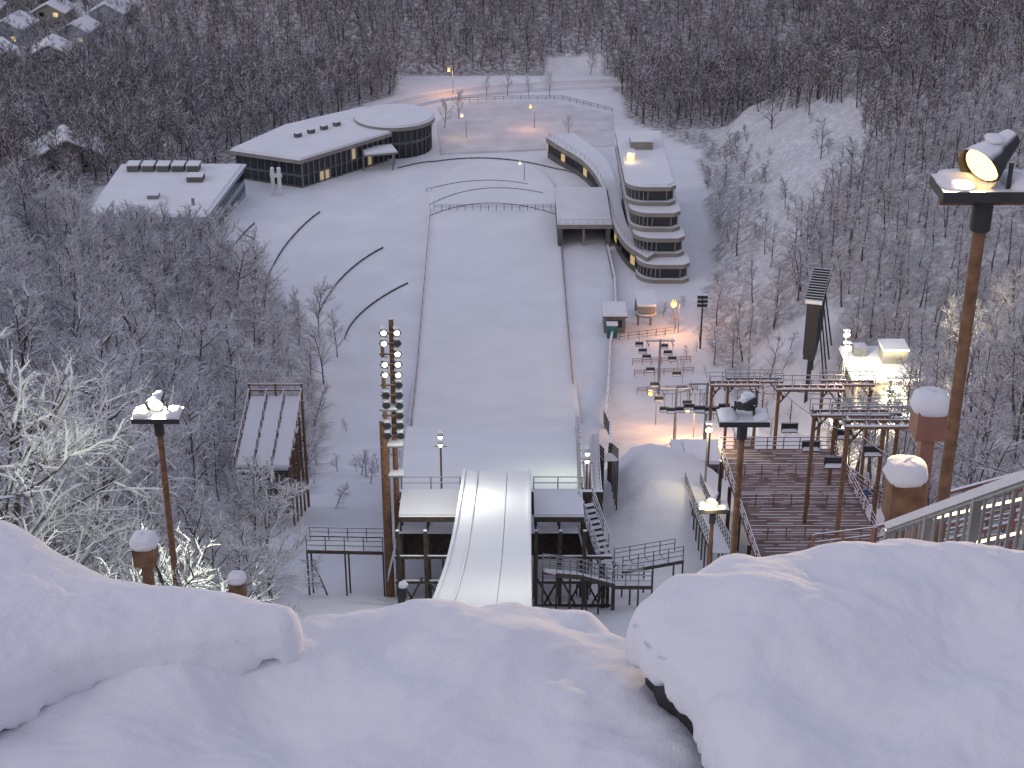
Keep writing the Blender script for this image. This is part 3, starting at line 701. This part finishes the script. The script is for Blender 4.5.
# scoreboard
sx,sy=43.2,209; gz=h(sx,sy)+3.6; ro=-.27
mb=MB(); mb.box(sx,sy,gz+6.2,1.6,12,8.5,'dark',ro); mb.box(sx-.85,sy+.2,gz+6.2,.1,11,7.5,'glass',ro); mb.box(sx,sy,gz+10.75,2.3,12.3,.5,'snowroof',ro); mb.box(sx,sy,gz+10.48,2.1,12.2,.1,'dark',ro)
for i in range(12):
    q=-5.6+i; mb.box(sx-math.sin(ro)*q,sy+math.cos(ro)*q,gz+11.15,2.4,.14,.3,'dark',ro)
for q in(-4.5,-1.5,1.5,4.5):
    px_,py_=sx-math.sin(ro)*q,sy+math.cos(ro)*q
    mb.beam((px_,py_,gz-6),(px_,py_,gz+2.4),.4,.4,'dark'); mb.beam((px_+2.5,py_,h(px_+2.5,py_)-.3),(px_+.8,py_,gz+8),.2,.2,'dark')
mb.build('scoreboard')
# snow-roofed stand on trestles (left)
mb=MB(); cx,cy=-19.0,111; gz=43.0
zr=lambda y: gz+2.9+(y-(cy-4.2))*.20
for s in(-2.1,-.7,.7,2.1):
    for i in range(5):
        y=cy-4+i*2.0; mb.beam((cx+s,y,h(cx+s,y)-.5),(cx+s,y,zr(y)-.1),.16,.16,'rust')
    for i in range(8): y=cy-4.2+i*1.15; mb.beam((cx+s,y,zr(y)),(cx+s,y,zr(y)+.85),.06,.06,'rust')
    mb.beam((cx+s,cy-4.2,zr(cy-4.2)+.85),(cx+s,cy+4.2,zr(cy+4.2)+.85),.07,.07,'rust')
for i in range(5):
    y=cy-4+i*2; mb.beam((cx-2.2,y,gz+.8),(cx+2.2,y,gz+.8),.12,.14,'wood'); mb.beam((cx-2.1,y,gz-1),(cx+2.1,y,gz+2.6),.08,.08,'wood')
mb.box(cx,cy,gz+.4,3.6,7.4,3.8,'wood')
for x0,x1 in((-2.0,-.8),(-.6,.6),(.8,2.0)):
    ya,yb_=cy-4.2,cy+4.2; c8=[(cx+x0,ya,zr(ya)+.15),(cx+x1,ya,zr(ya)+.15),(cx+x1,yb_,zr(yb_)+.15),(cx+x0,yb_,zr(yb_)+.15)]
    c8+=[(p[0],p[1],p[2]-.25) for p in c8]
    mb.add(c8,[(0,1,2,3),(7,6,5,4),(0,4,5,1),(1,5,6,2),(2,6,7,3),(3,7,4,0)],'snowroof')
for z in(1.0,1.8): mb.beam((cx-2.2,cy+4.4,zr(cy+4.2)+z*.6),(cx+2.2,cy+4.4,zr(cy+4.2)+z*.6),.12,.12,'rust')
for s in(-2.1,0,2.1): mb.beam((cx+s,cy+4.4,h(cx+s,cy+4.4)),(cx+s,cy+4.4,zr(cy+4.2)+1.2),.14,.14,'rust')
for i in range(9): mb.box(cx-1.3,cy-4.5-i*.3,gz+2.7-i*.33,1.2,.32,.08,'snowroof')
for s in(-1.95,-.65):
    mb.beam((cx+s,cy-4.3,gz+2.7),(cx+s,cy-7.1,gz-.3),.08,.25,'rust'); mb.beam((cx+s,cy-4.3,gz+3.7),(cx+s,cy-7.1,gz+.7),.05,.05,'rust')
    mb.beam((cx+s,cy-7.1,h(cx+s,cy-7.1)),(cx+s,cy-7.1,gz+.7),.1,.1,'rust')
mb.build('trestle_stand')
def street(x,y,hh,k='lampo',pw=250,col=(1,.45,.15),br=.36):
    mb=MB(); gz=h(x,y); mb.cyl((x,y,gz-.2),(x,y,gz+hh),.09,.06,8,'grey'); mb.beam((x,y,gz+hh+br),(x-.9,y-.1,gz+hh+br+.1),.06,.06,'grey')
    mb.box(x-.9,y+.1,gz+hh+br+.05,.6,.35,.1,'dark'); mb.ball((x-.9,y-.1,gz+hh),br,k); mb.box(x-.9,y+.1,gz+hh+br+.15,.5,.3,.1,'snowroof'); mb.build('street_lamp')
    if pw: light('street_lamp_light',(x-1.0,y-1.2,gz+hh-.3),pw,col,.3)
street(26.6,234,5,pw=1000,br=.5); street(24.6,192,4.6,pw=2200,br=.6); street(-14,372,6,pw=900,br=.3); street(5,345,5,pw=400,br=.3); street(-10,338,5,'lampw',250,(1,.7,.4),br=.25)
street(2.5,309,4,'lampw',0,br=.25); street(20.2,200,5,'lampo',500,br=.3)
bracket_flood('yard_floodlight',15.0,108,48.5,'lampw',True,.3); light('yard_floodlight_light',(15,107.4,48.2),420,(1,.85,.45),.3)
mb=MB(); mb.cyl((29.5,228,0),(29.5,228,9),.15,.12,8,'dark')
for i in range(3):
    for j in range(2): mb.box(29+j*.9,228,8.8-i*.7,.7,.4,.5,'dark'); mb.box(29+j*.9,228,9.1-i*.7,.7,.45,.08,'snowroof')
mb.build('floodlight_mast')
def ribbon(name,pts,w,dz,k,kerb=False):
    mb=MB(); n=len(pts); Lf=[];Rt=[]
    for i,p in enumerate(pts):
        a=Vector(pts[max(0,i-1)]);b=Vector(pts[min(n-1,i+1)]); d=(b-a).normalized(); s=Vector((d.y,-d.x)); p=Vector(p)
        Lf.append(p-s*w/2);Rt.append(p+s*w/2)
    vs=[(q.x,q.y,h(pts[i][0],pts[i][1])+dz) for i in range(n) for q in(Lf[i],Rt[i])]
    mb.add(vs,[(2*i,2*i+1,2*i+3,2*i+2) for i in range(n-1)],k,True)
    if kerb:
        for S in(Lf,Rt):
            for i in range(n-1):
                z0=h(*pts[i])+dz+.25;z1=h(*pts[i+1])+dz+.25; mb.beam((S[i].x,S[i].y,z0),(S[i+1].x,S[i+1].y,z1),.8,.7,'snow')
    return mb.build(name)
M['road']=snowmat('packed_snow_road',(.66,.64,.68,1),bs=.4,bscale=.8,fine=5,amt=.12)
rd=[(-34+i*3.4, 352+24*(1-math.exp(-i*.22))+.35*i) for i in range(20)]
ribbon('access_road',rd,5.5,.12,'road',True)
mb=MB(); mb.prism([(-15,327),(8,330),(22,332),(23,356),(10,366),(-10,366),(-17,350)],-.3,.13,'road'); mb.build('car_park')
path_fence('car_park_fence',onz([(-14,366),(0,368),(12,368),(23,358)]),.9,'fence',2,rails=(.5,1),solid=False)
def house(x,y,w,d,hh,rot,k):
    mb=MB(); z=h(x,y); c,s=math.cos(rot),math.sin(rot); T=lambda a,b,q:(x+a*c-b*s,y+a*s+b*c,z+q)
    vs=[T(a,b,q) for q in(-1,hh) for a,b in((-w/2,-d/2),(w/2,-d/2),(w/2,d/2),(-w/2,d/2))]+[T(0,-d/2,hh+w*.25),T(0,d/2,hh+w*.25)]
    mb.add(vs,[(0,1,5,4),(1,2,6,5),(2,3,7,6),(3,0,4,7),(4,5,8),(6,7,9)],k)
    o=.5; e=hh-.1
    r=[T(-w/2-o,-d/2-o,e),T(0,-d/2-o,hh+w*.25+.15),T(0,d/2+o,hh+w*.25+.15),T(-w/2-o,d/2+o,e),T(w/2+o,-d/2-o,e),T(w/2+o,d/2+o,e)]
    r2=[(p[0],p[1],p[2]+.4) for p in r]
    mb.add(r+r2,[(0,3,2,1),(1,2,5,4),(6,7,8,9),(7,10,11,8),(0,6,9,3),(4,5,11,10),(0,1,7,6),(1,4,10,7),(3,9,8,2),(2,8,11,5)],'snowroof')
    for i in(-1,1):
        for q in(1.2,3.6):
            if q+1<hh: p=T(i*w*.22,-d/2-.03,q+.5); mb.box(*p,1.3,.06,1.1,'glass' if R()<.8 else 'lit',rot)
    mb.build('house')
for i in range(26):
    x=-114-(i%5)*16+U(-4,4); y=396+(i//5)*24+U(-6,6); house(x,y,U(7,10),U(7,11),U(3.5,5.5),U(-.5,.5),random.choice(['cream','wallblue','wallgrey']))
house(-92,318,14,10,3.5,.3,'cream'); house(133,430,9,9,5,.4,'cream')
# ---------------------------------------------------------------- trees
def rv(): return Vector((U(-1,1),U(-1,1),U(-1,1)))
def gen_tree(seed,H,snowp,NC=(17,7,8),tk='twig',rt=1.0,bark='bark',spread=1.0):
    random.seed(seed); mb=MB()
    def branch(p,d,L_,r,lv):
        n=(7,4,2)[lv] if lv<3 else 1
        if lv==3:
            d=(d+rv()*.25).normalized(); up=Vector((0,0,1)) if abs(d.z)<.9 else Vector((1,0,0)); s=d.cross(up).normalized(); u=s.cross(d)
            q=p+d*L_; m=p+d*L_*.5+rv()*L_*.08
            for a,b,ra in (((p,m,r),(m,q,r*.8)) if rt<1.2 else ((p,q,r),)):
                vs=[a+s*ra,a-s*ra*.5+u*ra*.87,a-s*ra*.5-u*ra*.87,b]
                mb.add(vs,[(0,1,3),(1,2,3),(2,0,3)],'twigs' if R()<snowp else tk)
            return
        pts=[p.copy()];ds=[d.copy()]
        for i in range(n):
            d=(d+rv()*(.12,.22,.28)[lv]+Vector((0,0,(.12,.10,.02)[lv]))).normalized()
            p=p+d*(L_/n); pts.append(p.copy()); ds.append(d.copy())
        sides=(6,4,3)[lv]
        for i in range(n):
            r0=r*(1-.8*i/n); r1=r*(1-.8*(i+1)/n)
            k=bark if lv<2 else ('twigs' if R()<snowp*.7 else tk)
            mb.cyl(pts[i],pts[i+1],r0,r1,sides,k,False,lv<2)
            if lv in(1,2) and R()<snowp*1.5:
                o=Vector((0,0,r0*.9)); mb.cyl(pts[i]+o,pts[i+1]+o,r0*.8+.022,r1*.8+.017,3,'twigs',False)
        nc=NC[lv]
        for c in range(nc):
            t=(.22+.78*(c+R())/nc) if lv==0 else (.2+.8*(c+R())/nc)
            t=min(t,.999); i=int(t*n); f=t*n-i; q=pts[i].lerp(pts[i+1],f); dd=ds[i+1]
            side=rv(); side=(side-dd*side.dot(dd)).normalized()
            a=U(.6,1.15) if lv==0 else U(.5,1.1)
            nd=(dd*math.cos(a)+side*math.sin(a)).normalized()
            if lv==0: LL=H*.40*spread*(1.1-.75*t)*U(.75,1.2)
            elif lv==1: LL=L_*.48*(1.15-.6*t)*U(.7,1.2)
            else: LL=L_*.55*U(.6,1.2)
            branch(q,nd,LL,max((.07,.035,.017)[lv]*H/11*rt,r*(1-.8*t)*.55 if lv<2 else 0),lv+1)
    branch(Vector((0,0,-.5)),Vector((0,0,1)),H,H*.014,0)
    return mb.build('bare_tree',False)
def gen_conifer(seed,H):
    random.seed(seed); mb=MB(); mb.cyl((0,0,-.5),(0,0,H),.18,.03,6,'bark',False)
    z=1.2
    while z<H-.3:
        rad=(H-z)*.27+.25; n=int(7+rad*3)
        for i in range(n):
            a=U(0,6.28); L_=rad*U(.75,1.1); d=Vector((math.cos(a),math.sin(a),0)); s=Vector((-d.y,d.x,0))
            for q in range(3):
                b0=d*L_*q/3.2+Vector((0,0,z-.12*L_*q)); b1=d*L_*(q+1.3)/3.2+Vector((0,0,z-.12*L_*(q+1)-.15)); w=.32*(1-.22*q)*U(.8,1.2)
                mb.add([b0-s*w*.4,b0+s*w*.4,b1+s*w+Vector((0,0,-.15)),b1+Vector((0,0,.05)),b1-s*w+Vector((0,0,-.15))],[(0,1,3),(1,2,3),(0,3,4)],'needle')
        z+=.34
    return mb.build('conifer_tree',False)
def proto(name,objs):
    c=bpy.data.collections.new(name)
    for o in objs: c.objects.link(o)
    return c
CA=proto('snowy_bare_tree_kinds',[gen_tree(100+i,11,(.35,.7,.52,.62,.42,.58)[i],(18,8,8),spread=(1.15,1.3,1.0,1.2,1.35,.9)[i]) for i in range(6)])
CR=proto('bare_tree_kinds',[gen_tree(120+i,11,(.3,.48,.38,.55)[i],(16,7,7)) for i in range(4)])
CF=proto('distant_bare_tree_kinds',[gen_tree(140+i,11,(.05,.18,.1,.25,.13)[i],(15,6,5),tk='twigf',rt=1.6) for i in range(5)])
CC=proto('conifer_kinds',[gen_conifer(200+i,11) for i in range(2)])
random.seed(11)
def scatter(name,pts,coll):
    me=bpy.data.meshes.new(name); me.from_pydata([p[0] for p in pts],[],[])
    a=me.attributes.new('rot','FLOAT_VECTOR','POINT'); a.data.foreach_set('vector',[c for p in pts for c in p[1]])
    a=me.attributes.new('scl','FLOAT_VECTOR','POINT'); a.data.foreach_set('vector',[c for p in pts for c in p[2]])
    nk=len(coll.objects)
    a=me.attributes.new('idx','INT','POINT'); a.data.foreach_set('value',[min(nk-1,max(0,int((.5+.9*fbm(p[0][0],p[0][1],22,2,3.)+U(-.32,.32))*nk))) for p in pts])
    o=bpy.data.objects.new(name,me); sc.collection.objects.link(o)
    ng=bpy.data.node_groups.new(name+'_nodes','GeometryNodeTree')
    ng.interface.new_socket('Geometry',in_out='INPUT',socket_type='NodeSocketGeometry'); ng.interface.new_socket('Geometry',in_out='OUTPUT',socket_type='NodeSocketGeometry')
    gi=ng.nodes.new('NodeGroupInput');go=ng.nodes.new('NodeGroupOutput'); ci=ng.nodes.new('GeometryNodeCollectionInfo'); ci.inputs['Collection'].default_value=coll
    ci.inputs['Separate Children'].default_value=True; ci.inputs['Reset Children'].default_value=True
    ip=ng.nodes.new('GeometryNodeInstanceOnPoints'); ip.inputs['Pick Instance'].default_value=True
    def na(n,t):
        x=ng.nodes.new('GeometryNodeInputNamedAttribute'); x.data_type=t; x.inputs['Name'].default_value=n
        return [s for s in x.outputs if s.enabled and s.name=='Attribute'][0]
    e=ng.nodes.new('FunctionNodeEulerToRotation'); l=ng.links.new
    l(gi.outputs[0],ip.inputs['Points']); l(ci.outputs[0],ip.inputs['Instance']); l(na('rot','FLOAT_VECTOR'),e.inputs[0]); l(e.outputs[0],ip.inputs['Rotation'])
    l(na('scl','FLOAT_VECTOR'),ip.inputs['Scale']); l(na('idx','INT'),ip.inputs['Instance Index']); l(ip.outputs[0],go.inputs[0])
    md=o.modifiers.new('scatter','NODES'); md.node_group=ng; return o
groups={'left':[],'right':[],'back':[]}; con=[]
x=-260
step=3.7
while x<280:
    y=20
    while y<560:
        px=x+U(-1.8,1.8);py=y+U(-1.8,1.8); D=py*.9+45
        f=forest(px,py)
        vis=abs(px)<.35*D+8
        dens=f*(1 if vis else .15)
        if py>450: dens*=.25
        if py<240 and px<0: dens*=.68
        if R()<dens:
            z=h(px,py); s=U(.62,1.1)*(1.0 if px<0 or py>300 else .85)
            if py<250 and px<0: s*=1.28-.12*ss(150,240,py)
            if py>385: s*=.85
            if px<0 and py<240 and px>clearL(py)-6: s*=.62
            if 98<py<125 and -28<px<-12: s*=.6
            T=((px,py,z-.1),(U(-.08,.08),U(-.08,.08),U(0,6.28)),(s*U(.9,1.25),s*U(.9,1.25),s))
            isc=(px>70 and py>330 and R()<.05) or (90<px and py>375 and R()<.35)
            if isc: con.append(T)
            else: groups['back' if py>262 else ('left' if px<0 else 'right')].append(T)
        y+=step
    x+=step
sh=[];shn=[]
for i in range(4200):
    px=U(-110,110);py=U(45,420)
    f=forest(px,py)
    cut=(232<py<345 and clearR(py)<px<cutR(py))
    edge=(px>clearR(py)-9 and 120<py<245 and R()<.5) or (clearL(py)<px<-9 and 60<py<200 and R()<.3)
    if (f>.5 and R()<.55) or (cut and px<clearR(py)+10 and R()<.95) or (cut and R()<.3) or edge:
        if 168<py<196 and 37<px<54: continue
        if -23.5<px<-15 and 98<py<118: continue
        if px>5 and py<160 and px<34: continue
        s=U(.14,.32); (sh if py>240 else shn).append(((px,py,h(px,py)-.1),(U(-.2,.2),U(-.2,.2),U(0,6.28)),(s*1.4,s*1.4,s)))
scatter('bare_tree_forest',groups['left'],CA); scatter('bare_tree_forest',groups['right'],CR); scatter('distant_forest',groups['back'],CF)
scatter('shrub_thicket',sh,CF); scatter('shrub_thicket',shn,CR)
if con: scatter('conifer_stand',con,CC)
pkt=[((x,y,h(x,y)),(0,0,U(0,6)),(s,s,s)) for x,y,s in [(-15,345,.65),(-12,352,.6),(-6,371,.45),(-1,371,.5),(4,371,.45),(9,370,.5),(-18,338,.5),(-30.5,230,.85),(-27,224,.7),(-28,214,.9),(12.5,340,.4),(33,236,.7),(31,222,.6)]]
scatter('parkland_trees',pkt,CA)
print('TREES',{k:len(v) for k,v in groups.items()},len(sh),len(shn),len(con))
# ---------------------------------------------------------------- sky, sun, camera
w=bpy.data.worlds.new('World'); sc.world=w; w.use_nodes=True; nt=w.node_tree; bg=nt.nodes['Background']
sk=nt.nodes.new('ShaderNodeTexSky'); sk.sky_type='NISHITA'; sk.sun_disc=False; sk.sun_elevation=math.radians(6); sk.sun_rotation=math.radians(200); sk.air_density=1.2; sk.dust_density=2; sk.ozone_density=1
mx=nt.nodes.new('ShaderNodeMix'); mx.data_type='RGBA'; mx.inputs[0].default_value=.7; mx.inputs[7].default_value=(2.45,2.45,3.15,1)
nt.links.new(sk.outputs[0],mx.inputs[6]); nt.links.new(mx.outputs[2],bg.inputs[0]); bg.inputs[1].default_value=.235
sl=bpy.data.lights.new('sun','SUN'); sl.energy=.4; sl.angle=math.radians(20); sl.color=(1,.93,.90); so=bpy.data.objects.new('sun',sl)
so.rotation_euler=(math.radians(66),0,math.radians(-60)); sc.collection.objects.link(so)
cd=bpy.data.cameras.new('camera'); cd.sensor_width=36; cd.lens=56.25; cd.clip_end=6000; cd.clip_start=.1
co=bpy.data.objects.new('camera',cd); co.location=(0,0,105); co.rotation_euler=(math.radians(64),0,0); sc.collection.objects.link(co); sc.camera=co
